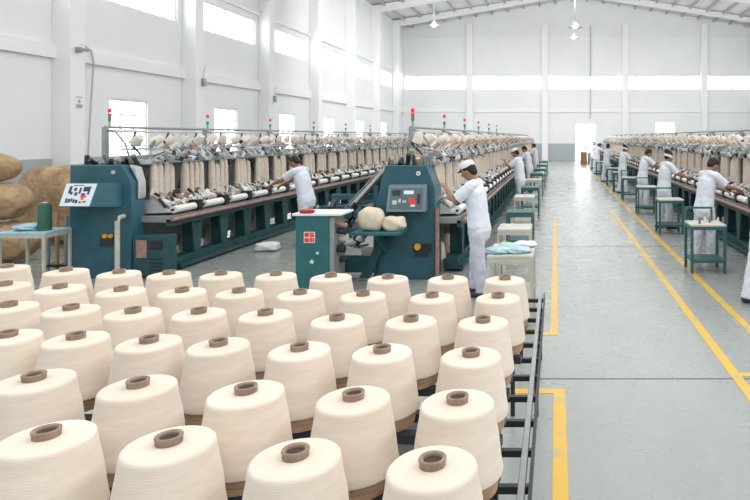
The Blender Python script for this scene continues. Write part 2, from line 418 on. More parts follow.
for i, row in enumerate(ROWS):
    for k, (u, v) in enumerate(row):
        Y = F * (H - .006) / (v - 1.5 - VY); X = sx(u, Y)
        c = proto if first else copy_tree(proto); first = False
        c.location = (X, Y, ZB); c.rotation_euler = (0, 0, R.uniform(0, 6.28))
        s_ = R.uniform(.985, 1.015); c.scale = (s_, s_, 1)
        tag(c, 'cream yarn cone in the trolley\'s %s, %s' % (rown[i], ordn[k]), 'yarn cone', 'yarn cones on the trolley')
# trolley
t = empty('yarn_trolley', (-1.4, 2.3, 0)); tag(t, 'dark steel trolley with slatted decks carrying the rows of large yarn cones', 'trolley')
TZ = ZB - .04
def tb(mb, name, **k):
    o = mb.build(name, **k); o.parent = t; o.matrix_parent_inverse = Matrix.Translation((1.4, -2.3, 0)); return o
mb = MB()
for i in range(6):
    r = ROWS[i]; Ya = F * H / (r[0][1] - VY); Yb = F * H / (r[-1][1] - VY); Xa = sx(r[0][0], Ya) + .1; Xb = sx(r[-1][0], Yb) - .1
    sl = (Yb - Ya) / (Xb - Xa)
    for off in (-.07, .07):
        cx, cy = (Xa + Xb) / 2, (Ya + Yb) / 2 + off
        mb.obox((cx, cy, TZ - .014), (math.hypot(Xb - Xa, Yb - Ya) , .035, .028), (0, 0, math.atan(sl)), M['dark'])
tb(mb, 'deck_slats')
mb = MB()
for x in (-.62, -1.4, -2.1): mb.box(x - .015, x + .015, 1.6, 3.15, TZ - .06, TZ - .029, M['grey'])
tb(mb, 'deck_beam')
mb = MB(); mb.box(-.155, -.125, 1.35, 5.6, .55, .59, M['grey']); tb(mb, 'side_rail', bevel=.004)
mb = MB(); mb.box(-.110, -.098, 1.35, 5.6, .53, .60, M['dark']); tb(mb, 'guard_rail')
for i in range(14):
    y = 1.65 + .29 * i
    mb = MB(); mb.box(-.30, -.11, y - .014, y + .014, .555, .585, M['black']); tb(mb, 'cross_peg')
mb = MB(); mb.box(-2.9, -.29, 1.4, 3.35, .44, .48, M['dark']); tb(mb, 'lower_deck')
mb = MB(); mb.box(-.325, -.295, 3.3, 5.6, .545, .59, M['dark']); tb(mb, 'inner_rail')
for x, y in ((-.14, 5.56), (-.31, 5.56), (-.31, 4.45), (-.14, 4.45)):
    mb = MB(); mb.box(x - .015, x + .015, y - .015, y + .015, 0, .55, M['dark']); tb(mb, 'leg')
for x in (-.33, -2.8):
    for y in (1.45, 3.3):
        mb = MB(); mb.box(x - .02, x + .02, y - .02, y + .02, .1, TZ - .06, M['dark']); tb(mb, 'post')
        mb = MB(); mb.cyl((x - .02, y, .05), (x + .02, y, .05), .05, M['black'], n=20); tb(mb, 'wheel')
for i in range(6):
    y = 1.5 + .35 * i; mb = MB(); mb.box(-.302, -.286, y, y + .07, .48, TZ - .03, M['lightgrey']); tb(mb, 'side_bracket')

# ------------------------------------------------------------ winding machines
def wm(x0, x1, y0, y1, z0, z1): pass
HANKS = []; STUFFH = MB(); CREEL = []
def head_mb(seed, s):
    """one winding unit: levers, guides, tension discs; local: x = depth (0 front edge, s*x back), y along"""
    r = random.Random(seed); mb = MB()
    X = lambda d: s * (.6 - d)
    # hank hanger rail + housing
    mb.box(X(.40), X(.55), -.40, .40, 1.60, 1.66, M['lightgrey'])
    mb.box(X(.58), X(.78), -.38, .38, 1.56, 1.72, M['grey'])
    for k in range(9):
        y = -.36 + .09 * k + r.uniform(-.02, .02); z = r.uniform(1.62, 1.80); d = r.uniform(.30, .66)
        mb.cyl((X(d), y, z), (X(d - .04), y, z), r.uniform(.02, .045), r.choice([M['grey'], M['lightgrey'], M['dark'], M['white'], M['grey']]), n=12)
    for k in range(7):
        y = r.uniform(-.38, .38); z = r.uniform(1.64, 1.82); d = r.uniform(.3, .6)
        mb.cyl((X(d), y, z), (X(d - r.uniform(.05, .2)), y + r.uniform(-.1, .1), z + r.uniform(-.12, .1)), .009, r.choice([M['lightgrey'], M['dark'], M['grey']]), n=6)
    for k in range(4):
        y = -.27 + .18 * k + r.uniform(-.02, .02)
        mb.obox((X(.38), y, 1.66), (.16, .05, .03), (0, s * r.uniform(.1, .7), r.uniform(-.3, .3)), r.choice([M['dark'], M['grey'], M['lightgrey']]))
        mb.cyl((X(.45), y, 1.58), (X(.45), y, 1.70), .012, M['lightgrey'], n=8)
    for k in range(4):
        y = r.uniform(-.36, .36); d = r.uniform(.4, .62); z = r.uniform(1.78, 1.86); mb.cyl((X(d), y, z), (X(d - .08), y + r.uniform(-.05, .05), z + .09), .034, r.choice([M['peach'], M['peach'], M['cone_small'], M['grey']]), r1=.018, n=12); mb.cyl((X(d), y, 1.68), (X(d), y, z), .008, M['grey'], n=5)
    # creel pegs + shelf
    mb.box(X(.72), X(.76), -.40, .40, 1.80, 1.83, M['lightgrey'])
    for y in (-.2, .2): mb.cyl((X(.74), y, 1.83), (X(.66), y, 1.93), .012, M['grey'], n=6)
    # lower guides between rollers and hanks
    mb.prism([(X(.10), .88), (X(.40), 1.06), (X(.62), 1.06), (X(.62), .86)], 'y', -.30, .30, M['lightgrey'])
    for k in range(5):
        y = -.28 + .14 * k + r.uniform(-.02, .02); mb.cyl((X(.18), y, .96), (X(.30), y + .03, 1.08), .022, r.choice([M['white'], M['grey'], M['dark']]), n=8)
    mb.box(X(.03), X(.2), .285, .40, .84, 1.01, M['black'])
    for q in (-.2, .02, .22):   # pale packages lying in the slanted cradle below the hanks
        mb.cyl((X(.19), q + r.uniform(-.02, .02), .985), (X(.38), q + r.uniform(-.02, .02) + .05, 1.075), .055, r.choice([M['white'], M['hank'], M['lightgrey'], M['cone_small']]), r1=.035, n=12)
    for k in range(30):
        y = r.uniform(-.39, .39); d = r.uniform(.17, .38); z = .89 + max(0, d - .08) * .6 + r.uniform(0, .09)
        q = r.random()
        if q < .4: mb.cyl((X(d), y, z), (X(d + r.uniform(-.06, .12)), y + r.uniform(-.1, .1), z + r.uniform(.0, .10)), r.uniform(.01, .03), r.choice([M['dark'], M['grey'], M['white'], M['lightgrey'], M['hank'], M['rust']]), n=8)
        elif q < .7: mb.obox((X(d), y, z), (r.uniform(.04, .1), r.uniform(.03, .1), .03), (r.uniform(-.4, .4), s * r.uniform(.2, .9), r.uniform(-.5, .5)), r.choice([M['dark'], M['grey'], M['whitecloth'], M['hank'], M['lightgrey']]))
        else: mb.cyl((X(.66), y, r.uniform(1.1, 1.55)), (X(.60), y + r.uniform(-.1, .1), r.uniform(1.1, 1.6)), .012, r.choice([M['dark'], M['lightgrey']]), n=6)
    for k in range(3):   # hooked arms over each hank gap
        y = -.27 + .27 * k + r.uniform(-.04, .04); mb.tube([(X(.60), y, 1.84), (X(.36), y + .02, 1.80), (X(.26), y + .04, 1.66), (X(.30), y + .05, 1.60)], .012, r.choice([M['grey'], M['lightgrey'], M['white']]), 6)
        mb.obox((X(.29), y + .04, 1.66), (.05, .06, .07), (0, s * .5, .2), r.choice([M['dark'], M['grey'], M['white'], M['lightgrey']]))
    return mb
def hank_mb(seed, s=1, base=None, mb=None, off=(0, 0, 0)):
    r = random.Random(seed); mb = mb or MB(); L = r.uniform(.54, .64); R0 = r.uniform(.053, .061)
    prof = [(.004, 0), (R0 * .75, .006), (R0 * 1.0, .04), (R0 * 1.04, .14), (R0 * .98, .28), (R0 * .92, L * .80), (R0 * .78, L * .95), (R0 * .5, L), (.012, L + .01), (.006, L + .05)]
    ph = r.uniform(0, 6)
    mb.lathe(prof, M['hank'], 12, Matrix.Translation(off) @ Matrix.Rotation(r.uniform(-.03, .03), 4, 'X'), wob=lambda t, z: 1 + .10 * math.cos(2 * t + ph) + .05 * math.sin(5 * t + z * 20))
    return mb
def machine(xf, s, y0, y1, label, short, n_ind, td, seed):
    """xf: x of the front edge; s=+1 front faces +x"""
    t = empty('winding_machine', (xf - s * .6, y0, 0)); tag(t, label, 'machine')
    base = (xf - s * .6, y0, 0)
    X = lambda d: s * (.6 - d)          # local x from depth
    Ln = y1 - y0
    heads = [head_mb(seed + i, s).mesh('winding_head') for i in range(5)]
    NS = int(Ln / .8)
    mb = MB(); mb.box(X(.10), X(.30), .3, Ln, .04, .19, M['darkteal']); mb.box(X(.02), X(.10), .3, Ln, .04, .10, M['darkteal']); mb.build('base_rail', t)
    mb = MB(); mb.box(X(.02), X(.62), 0, Ln, .76, .84, M['grey']); mb.box(X(-.0), X(.06), 0, Ln, .70, .80, M['darkteal']); mb.build('table_beam', t)
    mb = MB(); mb.cyl((X(-.04), 0, .80), (X(-.04), Ln, .80), .028, M['rust']); mb.box(X(-.03), X(.02), 0, Ln, .775, .79, M['rust']); mb.build('front_rail', t)
    mb = MB(); mb.box(X(.70), X(.74), .1, Ln, .2, 1.62, M['grey']); mb.build('back_panel', t)
    mb = MB(); mb.cyl((X(td), .35, 2.15), (X(td), Ln, 2.15), .022, M['grey']); mb.cyl((X(td), .35, 2.08), (X(td), Ln, 2.08), .012, M['lightgrey']); mb.build('top_rail', t)
    if s < 0:
        mb = MB(); mb.box(X(.62), X(.66), .35, Ln, 1.86, 1.90, M['white']); mb.build('yarn_guide_rail', t)
    lg = MB(); lg.prism([(-.17, .76), (.17, .76), (.075, .18), (-.075, .18)], 'x', X(.10), X(.14), M['darkteal'])
    lg.prism([(-.08, .76), (.08, .76), (.06, .2), (-.06, .2)], 'x', X(.14), X(.30), M['darkteal']); lgm = lg.mesh('leg')
    rl = MB(); rl.cyl((X(.09), -.26, .92), (X(.09), .26, .92), .056, M['white'], n=16); rl.cyl((X(.09), -.30, .92), (X(.09), .30, .92), .018, M['dark'], n=10); rlm = rl.mesh('roller')
    ar = MB(); ar.tube([(X(.62), 0, 1.74), (X(.78), .03, 1.90), (X(.80), .16, 2.07)], .016, M['dark'], 6); ar.obox((X(.72), -.02, 1.92), (.09, .05, .035), (.4, .3, 0), M['black'])
    arm = ar.mesh('guide_arm')
    def inst(name, me, y):
        o = bpy.data.objects.new(name, me); COL.objects.link(o); o.parent = t; o.location = (0, y, 0)
    for k in range(NS):
        y = .48 + .8 * k
        inst('winding_head', heads[(k * 3 + k // 5) % 5], y); inst('leg', lgm, y + .38); inst('roller', rlm, y); inst('guide_arm', arm, y - .2)
        for q in range(4):
            hx = base[0] + X(.42 + R.uniform(-.012, .012)); hy = y0 + y - .205 + .137 * q + R.uniform(-.008, .008)
            dist = hy
            if k < n_ind:
                HANKS.append((hx, hy, 1.0 + R.uniform(-.03, .02), short))
            else:
                hank_mb(k * 7 + q, mb=STUFFH, off=(hx, hy, 1.0))
        for q in (-.2, .2):
            CREEL.append((base[0] + X(.70), y0 + y + q, s, short, base[0] + X(.655)))
    # posts and signal lamps
    pm = MB(); pm.box(X(td + .03), X(td - .03), -.03, .03, .0, 2.15, M['grey']); pm.tube([(X(td), 0, 2.12), (X(td - .12), .05, 2.08), (X(td - .25), .08, 1.9), (X(td - .3), .1, 1.68)], .016, M['grey']); pmm = pm.mesh('post')
    nl = int(Ln / 2.65)
    for k in range(nl + 1):
        y = .35 + 2.65 * k; inst('post', pmm, y)
        if k < (6 if s > 0 else 3):
            m2 = MB(); m2.cyl((X(td), y + .1, 2.17), (X(td), y + .1, 2.24), .016, M['grey'])
            L0 = m2.build('signal_lamp', t)
            m2 = MB(); m2.cyl((X(td), y + .1, 2.24), (X(td), y + .1, 2.30), .025, M['green'], n=16); m2.build('green_lens', L0)
            if k == 0: m2 = MB(); m2.cyl((X(td), y + .1, 2.30), (X(td), y + .1, 2.36), .025, M['red'], n=16); m2.build('red_lens', L0)
            m2 = MB(); m2.cyl((X(td), y + .1, 2.37), (X(td), y + .1, 2.42), .027, M['red'], n=16); m2.ell((X(td), y + .1, 2.42), (.027, .027, .016), M['red']); m2.build('red_lens', L0)
    return t, base, X
mA, bA, XA = machine(-5.6, 1, 9.0, 46, 'left winding machine row with teal head cabinet and slanted white control panel', 'left', 25, 1.2, 11)
mB, bB, XB = machine(-1.36, 1, 8.9, 46, 'centre winding machine row with teal head cabinet and dark control panel beside the aisle', 'centre', 25, .80, 31)
mC, bC, XC = machine(3.15, -1, 6.2, 46, 'right winding machine row behind the workers on the right of the aisle', 'right', 24, 1.2, 51)

hm = [hank_mb(900 + i).mesh('yarn_hank') for i in range(6)]
for i, (x, y, z, short) in enumerate(HANKS):
    o = bpy.data.objects.new('yarn_hank', hm[i % 6]); COL.objects.link(o); o.location = (x, y, z); o.rotation_euler = (0, 0, R.uniform(0, 6.28))
    tag(o, 'cream yarn hank hanging on the near half of the %s winding machine row' % short, 'yarn hank', 'yarn hanks hanging on the %s machine' % short)
o = STUFFH.build('yarn_hanks'); tag(o, 'cream yarn hanks hanging on the far ends of the machine rows', 'yarn hank', kind='stuff')
cm = MB(); cm.lathe([(.002, 0), (.076, 0), (.080, .012), (.054, .155), (.048, .162), (.012, .163), (.010, .18), (.004, .18)], M['cone_small'], 16)
cmm = cm.mesh('creel_cone')
cm2 = MB(); cm2.lathe([(.002, 0), (.062, 0), (.066, .01), (.048, .115), (.041, .122), (.02, .123)], M['cone_small'], 16); cm2.lathe([(.018, .1), (.014, .16), (.003, .16)], M['peach'], 10); cmm2 = cm2.mesh('creel_cone')
for i, (x, y, s, short, x2) in enumerate(CREEL):
    o = bpy.data.objects.new('creel_cone', cmm if R.random() < .6 else cmm2); COL.objects.link(o)
    o.location = (x, y, 1.905 + R.uniform(0, .01)); o.rotation_euler = (R.uniform(-.45, .45), s * R.uniform(.3, 1.0), 0)
    tag(o, 'small white supply cone on the top creel of the %s winding machine row' % short, 'yarn cone', 'supply cones on the %s machine creel' % short)

# head cabinets (parts of machines A and B), built in world space then parented
def part(mb, name, parent, wp, **k):
    o = mb.build(name, **k); o.parent = parent
    o.matrix_parent_inverse = Matrix.Translation(wp).inverted(); return o
# A cabinet
c = MB(); c.prism([(-6.92, 0), (-6.02, 0), (-6.02, 1.36), (-6.16, 1.60), (-6.90, 1.60)], 'y', 8.8, 9.08, M['teal'])
cabA = part(c, 'head_cabinet', mA, bA, bevel=.012)
def sub(mb, name, par, **k):
    o = mb.build(name, **k); o.parent = par; o.matrix_parent_inverse = par.matrix_basis.inverted() if par.parent is None else (par.parent.matrix_basis @ par.matrix_parent_inverse @ par.matrix_basis).inverted(); return o
# control console: leaning box protruding to the camera and to the left
pB = [Vector((-6.70, 8.35, 1.06)), Vector((-6.28, 8.35, 1.06)), Vector((-6.32, 8.56, 1.36)), Vector((-6.76, 8.56, 1.36))]
c = MB(); back = [Vector((-6.8, 8.82, 1.0)), Vector((-6.16, 8.82, 1.0)), Vector((-6.16, 8.82, 1.36)), Vector((-6.8, 8.82, 1.36))]
c.add([*[v for v in pB], *back], [(0, 1, 2, 3), (4, 7, 6, 5), (0, 4, 5, 1), (1, 5, 6, 2), (2, 6, 7, 3), (3, 7, 4, 0)], M['teal'])
con = part(c, 'control_console', mA, bA, bevel=.006)
def quadpt(q, a, b, off):
    p = q[0].lerp(q[1], a).lerp(q[3].lerp(q[2], a), b); nn = (q[1] - q[0]).cross(q[3] - q[0]).normalized()
    if nn.y > 0: nn = -nn
    return p + nn * off
def qrect(mb, q, a0, a1, b0, b1, off, m, th=.004):
    vs = [quadpt(q, a, b, o_) for o_ in (off, off + th) for a, b in ((a0, b0), (a1, b0), (a1, b1), (a0, b1))]
    mb.add(vs, [(3, 2, 1, 0), (4, 5, 6, 7), (0, 1, 5, 4), (1, 2, 6, 5), (2, 3, 7, 6), (3, 0, 4, 7)], m)
c = MB(); qrect(c, pB, .02, .98, .02, .98, .0, M['white_panel'], .006)
sub(c, 'control_panel', con)
c = MB()
r = random.Random(5)
for a0, a1, b0, b1, m in ((.17, .25, .55, .86, 'navy'), (.25, .31, .5, .62, 'navy'), (.33, .41, .66, .80, 'navy'), (.38, .47, .46, .60, 'navy'), (.5, .56, .55, .80, 'navy'), (.6, .72, .46, .56, 'navy'), (.62, .78, .64, .84, 'navy'), (.78, .84, .5, .86, 'navy'),
                       (.6, .78, .38, .46, 'red'), (.64, .72, .28, .38, 'red'), (.72, .82, .16, .24, 'green'), (.60, .68, .14, .22, 'redcloth'),
                       (.16, .22, .16, .34, 'navy'), (.24, .31, .16, .32, 'navy'), (.33, .38, .2, .34, 'navy'), (.40, .46, .16, .30, 'navy'), (.48, .55, .14, .28, 'navy'), (.28, .6, .88, .91, 'navy')):
    qrect(c, pB, a0, a1, b0, b1, .006, M[m], .003)
sub(c, 'buttons', con)
c = MB(); c.cyl((-6.28, 8.80, 1.50), (-6.28, 8.785, 1.50), .028, M['tabletop'], n=20); part(c, 'badge', mA, bA)
c = MB(); c.box(-6.46, -6.2, 8.77, 8.8, .46, .50, M['dark']); c.box(-6.44, -6.24, 8.765, 8.8, .50, .60, M['dark']); sw = part(c, 'power_switch', mA, bA)
c = MB(); c.cyl((-6.37, 8.77, .60), (-6.37, 8.74, .60), .032, M['yellow'], n=18); c.cyl((-6.29, 8.77, .60), (-6.29, 8.74, .60), .028, M['yellow'], n=18); sub(c, 'knob', sw)
# details behind: pale curved guard on cabinet's right, standpipe
c = MB(); c.prism([(-6.01, 1.1), (-5.98, 1.15), (-5.98, 1.34), (-6.04, 1.56), (-6.13, 1.60), (-6.01, 1.36)], 'y', 8.9, 9.05, M['lightgrey']); part(c, 'end_guard', mA, bA, bevel=.01)
c = MB(); c.tube([(-6.05, 8.55, .0), (-6.05, 8.55, .84), (-6.06, 8.62, .88), (-6.12, 8.78, .88)], .032, M['creamleg'], 12); part(c, 'stand_pipe', mA, bA)
c = MB(); c.box(-5.95, -5.5, 8.72, 9.0, .05, .60, M['darkteal']); [c.box(-5.72, -5.53, 8.71, 8.72, .12 + .05 * q_, .14 + .05 * q_, M['black']) for q_ in range(4)]; c.box(-5.9, -5.75, 8.70, 8.72, .3, .55, M['rust']); c.box(-5.7, -5.54, 8.70, 8.72, .42, .54, M['black']); part(c, 'motor_box', mA, bA, bevel=.01)
c = MB()
for k in range(16): c.cyl((-6.85 + .05 * k, 9.05, 1.60), (-6.85 + .05 * k + r.uniform(-.03, .03), 9.0 + r.uniform(-.1, .1), 1.64 + r.uniform(0, .12)), r.uniform(.012, .034), r.choice([M['dark'], M['grey'], M['lightgrey'], M['black']]), n=8)
part(c, 'tension_gear', mA, bA)

# B cabinet
c = MB(); c.prism([(-2.56, 0), (-1.70, 0), (-1.70, 1.27), (-1.81, 1.60), (-2.40, 1.60), (-2.54, 1.0)], 'y', 8.7, 9.2, M['teal']); part(c, 'head_cabinet', mB, bB, bevel=.012)
q = [Vector((-2.34, 8.52, .97)), Vector((-1.80, 8.52, .97)), Vector((-1.80, 8.60, 1.32)), Vector((-2.32, 8.60, 1.32))]
c = MB(); back = [Vector((-2.34, 8.71, .97)), Vector((-1.80, 8.71, .97)), Vector((-1.80, 8.71, 1.34)), Vector((-2.32, 8.71, 1.34))]
c.add([*q, *back], [(0, 1, 2, 3), (4, 7, 6, 5), (0, 4, 5, 1), (1, 5, 6, 2), (2, 6, 7, 3), (3, 7, 4, 0)], M['panel_frame']); con = part(c, 'control_console', mB, bB, bevel=.006)
c = MB(); qrect(c, q, .07, .93, .1, .92, 0, M['panel_dark'], .005); sub(c, 'control_panel', con)
c = MB()
for a0, a1, b0, b1, m in ((.42, .68, .68, .82, 'lcd'), (.12, .34, .62, .84, 'dark'), (.14, .26, .28, .44, 'lightgrey'), (.3, .36, .36, .5, 'lightgrey'), (.40, .50, .36, .44, 'lightgrey'), (.56, .70, .40, .54, 'red'), (.60, .76, .30, .42, 'red'), (.62, .74, .2, .28, 'whitecloth'), (.18, .3, .14, .2, 'green'), (.78, .86, .3, .7, 'dark')):
    qrect(c, q, a0, a1, b0, b1, .005, M[m], .003)
sub(c, 'buttons', con)
c = MB(); c.cyl((-1.93, 8.70, 1.49), (-1.93, 8.685, 1.49), .032, M['white'], n=20); c.cyl((-1.93, 8.687, 1.49), (-1.93, 8.68, 1.49), .014, M['panel_frame'], n=12); part(c, 'badge', mB, bB)
c = MB(); c.box(-2.0, -1.76, 8.66, 8.7, .40, .50, M['black']); c.box(-1.98, -1.80, 8.68, 8.7, .32, .40, M['dark']); sw = part(c, 'power_switch', mB, bB)
c = MB(); c.cyl((-1.93, 8.66, .47), (-1.93, 8.62, .47), .045, M['yellow'], n=20); sub(c, 'knob', sw)
c = MB(); c.tube([(-1.66, 8.66, 0), (-1.66, 8.66, 1.0)], .03, M['rust'], 10); part(c, 'stand_pipe', mB, bB)
c = MB()
for k in range(16): c.cyl((-2.4 + .04 * k, 8.9, 1.60), (-2.4 + .04 * k + r.uniform(-.03, .03), 8.9 + r.uniform(-.1, .1), 1.65 + r.uniform(0, .14)), r.uniform(.014, .036), r.choice([M['dark'], M['peach'], M['grey'], M['black']]), n=8)
part(c, 'tension_gear', mB, bB)
# tray with cream bundles and machinery left of B cabinet
c = MB(); c.box(-2.72, -2.05, 8.15, 8.70, .70, .74, M['teal2']); c.prism([(8.15, .70), (8.7, .70), (8.7, .35)], 'x', -2.4, -2.37, M['teal2']); c.prism([(-2.72, .05), (-2.58, .05), (-2.28, .70), (-2.40, .70)], 'y', 8.56, 8.62, M['darkteal']); part(c, 'tray', mB, bB, bevel=.004)
c = MB()
c.box(-3.45, -2.5, 8.6, 9.3, .12, .35, M['darkteal']); c.box(-3.42, -3.3, 8.6, 9.3, .3, .9, M['darkteal'])
c.box(-3.4, -2.5, 9.0, 9.05, .86, 1.0, M['teal']); c.box(-3.3, -2.5, 9.1, 9.15, 1.08, 1.16, M['teal'])
c.cyl((-3.2, 8.75, .40), (-2.72, 8.75, .58), .06, M['white'], n=18); c.cyl((-3.0, 8.9, .66), (-2.55, 8.9, .80), .07, M['lightgrey'], n=18)
c.prism([(-3.3, .36), (-2.7, .36), (-2.7, .42), (-3.0, .50), (-3.3, .44)], 'y', 8.6, 8.66, M['white'])
c.cyl((-3.25, 8.8, .62), (-2.7, 8.8, .66), .045, M['black'], n=14)
c.box(-2.62, -2.56, 8.9, 8.96, .1, 1.3, M['teal'])
for k in range(60):
    x = r.uniform(-3.4, -2.6); z = r.uniform(.4, 1.0); c.cyl((x, 8.7, z), (x + r.uniform(-.1, .1), 8.95, z + r.uniform(-.1, .1)), r.uniform(.012, .045), r.choice([M['dark'], M['grey'], M['darkteal'], M['rust'], M['black'], M['darkteal'], M['lightgrey'], M['teal']]), n=8)
part(c, 'winding_mechanism', mB, bB)
c = MB(); c.obox((-2.78, 8.95, 1.20), (1.0, .05, .045), (0, -.84, .0), M['lightgrey']); c.obox((-2.75, 8.94, 1.16), (.98, .04, .03), (0, -.84, 0), M['dark']); c.obox((-2.81, 8.94, 1.235), (.98, .03, .015), (0, -.84, 0), M['grey'])
c.cyl((-3.12, 8.95, .78), (-3.12, 8.95, .92), .04, M['grey']); part(c, 'feed_rail', mB, bB)
# small cabinet
sc = empty('control_cabinet', (-3.12, 7.95, 0)); tag(sc, 'low teal control cabinet with a red sign and pale top left of the centre machine', 'cabinet')
W = (-3.12, 7.95, 0)
c = MB(); c.box(-3.30, -2.88, 7.85, 8.3, 0, 1.0, M['teal2']); part(c, 'body', sc, W, bevel=.008)
c = MB(); c.box(-2.88, -2.82, 7.87, 8.28, 0, .98, M['grey']); c.cyl((-2.82, 8.0, .8), (-2.70, 8.0, .78), .045, M['dark']); c.cyl((-2.82, 8.1, .68), (-2.72, 8.1, .68), .06, M['tabletop']); c.cyl((-2.82, 8.0, .56), (-2.72, 8.0, .56), .05, M['black']); c.cyl((-2.82, 7.95, .9), (-2.68, 7.95, .86), .03, M['rust']); c.cyl((-2.82, 8.1, .4), (-2.72, 8.1, .42), .04, M['dark']); part(c, 'side_panel', sc, W, bevel=.006)
c = MB(); c.box(-3.34, -2.72, 7.83, 8.34, 1.0, 1.03, M['whitecloth']); part(c, 'top', sc, W, bevel=.006)
# red sign with white strokes
c = MB(); c.box(-3.19, -3.05, 7.842, 7.852, .66, .80, M['white']); c.box(-3.18, -3.125, 7.838, 7.843, .735, .79, M['red']); c.box(-3.115, -3.06, 7.838, 7.843, .735, .765, M['red']); c.box(-3.115, -3.06, 7.838, 7.843, .772, .792, M['red']); c.box(-3.18, -3.125, 7.838, 7.843, .67, .72, M['red']); c.box(-3.115, -3.085, 7.838, 7.843, .67, .725, M['red']); c.box(-3.078, -3.058, 7.838, 7.843, .67, .725, M['red'])
tg = part(c, 'warning_sign', sc, W); tg['label'] = 'red and white sign'
c = MB(); c.cyl((-3.02, 7.85, .53), (-3.02, 7.84, .53), .016, M['white'], n=14)
pts = []
for k in range(10):
    a = math.pi / 2 + k * math.pi / 5; rr = .036 if k % 2 == 0 else .015; pts.append((-3.09 + rr * math.cos(a), .42 + rr * math.sin(a)))
c.prism(pts, 'y', 7.838, 7.85, M['white']); part(c, 'sticker', sc, W)
def blob(name, label, cat, c0, r0, m, seed, group=None, amp=.12, nu=28, nv=16, rot=(0, 0, 0), pw=.7):
    rr = random.Random(seed); ph = [rr.uniform(0, 6) for _ in range(6)]
    def fn(p):
        q = Vector((math.copysign(abs(p.x / r0[0]) ** pw, p.x) * r0[0], math.copysign(abs(p.y / r0[1]) ** pw, p.y) * r0[1], math.copysign(abs(p.z / r0[2]) ** pw, p.z) * r0[2]))
        k = 1 + amp * (math.sin(q.x / r0[0] * 3 + ph[0]) * math.cos(q.y / r0[1] * 4 + ph[1]) + .5 * math.sin(q.z / r0[2] * 5 + ph[2] + q.x / r0[0] * 4))
        return Vector((q.x * k, q.y * k, max(-r0[2] * .98, q.z * k)))
    mb = MB(); mb.ell((0, 0, 0), r0, m, rot, nu, nv, fn); o = mb.build(name); o.location = c0
    return tag(o, label, cat, group)
blob('red_cloth', 'crumpled red cloth on top of the low teal cabinet', 'cloth', (-3.17, 7.9, 1.052), (.09, .06, .022), M['redcloth'], 3)
# cream bundles in tray
blob('yarn_bundle', 'tall cream yarn bundle standing at the left of the teal tray', 'yarn bundle', (-2.50, 8.4, .89), (.17, .14, .155), M['cream'], 12, amp=.05, pw=.6)
blob('yarn_bundle', 'low folded cream yarn bundle at the right end of the teal tray', 'yarn bundle', (-2.19, 8.38, .83), (.15, .12, .095), M['cream'], 23, amp=.12, pw=.6)
blob('cloth_bundle', 'small white cloth bundle lying on the floor before the left machine', 'bundle', (-5.06, 10.9, .075), (.19, .15, .078), M['whitecloth'], 8)
# sacks / spilled cones seen between the legs of machine A
for k in range(10):
    m_ = MB(); rr = .15 + .02 * (k % 3); m_.lathe([(.002, 0), (rr, 0), (rr * 1.02, .02), (rr * .78, .38), (rr * .6, .42), (.01, .42)], M['hank'], 20); o = m_.build('yarn_sack', smooth=True)
    o.location = (-6.09 if k < 5 else -1.84, (9.48 + .8 * k) if k < 5 else 9.38 + .8 * (k - 5), 0)
    tag(o, 'cream yarn pack standing between the legs under the %s machine row' % ('left' if k < 5 else 'centre'), 'yarn pack', 'yarn packs under the %s machine' % ('left' if k < 5 else 'centre'))

# ------------------------------------------------------------ burlap bales
def bale(x, y, z, rx, r_, rz, label, seed, sag=.9):
    rr = random.Random(seed); mb = MB(); prof = []; N = 18
    ph = rr.uniform(0, 6)
    for i in range(N + 1):
        t = -1 + 2 * i / N; prof.append((max(.002, r_ * (1 - abs(t) ** 5) ** .5), t * rx))
    mtx = Matrix.Rotation(rz, 4, 'Z') @ Matrix.Rotation(math.pi / 2, 4, 'Y')
    mb.lathe(prof, M['burlap'], 36, mtx, wob=lambda t, q: 1 + .025 * math.sin(3 * t + ph + q * 3) + .018 * math.sin(7 * t + q * 9) + .02 * math.cos(q * 12 + ph))
    o = mb.build('burlap_bale'); o.location = (x, y, z); o.scale = (1, 1, sag)
    # stitched seam and ties
    for q in (-.45, .5):
        t_ = MB()
        pts = [mtx @ Vector((r_ * 1.035 * math.cos(a), r_ * 1.035 * math.sin(a), q * rx)) for a in [k * math.pi / 12 for k in range(25)]]
        t_.tube(pts, .008, M['base'], 6); t_.build('tie_rope', o)
    return tag(o, label, 'bale', 'burlap bales by the left wall')
bale(-9.15, 9.9, .335, .85, .35, .05, 'large brown burlap bale at the bottom of the stack at the left edge', 1)
bale(-9.22, 9.9, .98, .82, .335, -.03, 'brown burlap bale in the middle of the stack at the left edge', 2, .88)
bale(-9.25, 9.9, 1.51, .66, .24, .04, 'smaller burlap bale on top of the stack at the left edge', 3, .92)
blob('burlap_bale', 'wide wrinkled burlap bale lying behind the stack and the left table', 'bale', (-9.0, 12.0, .72), (1.35, .65, .72), M['burlap'], 44, 'burlap bales by the left wall', amp=.09, nu=64, nv=40, pw=.62)

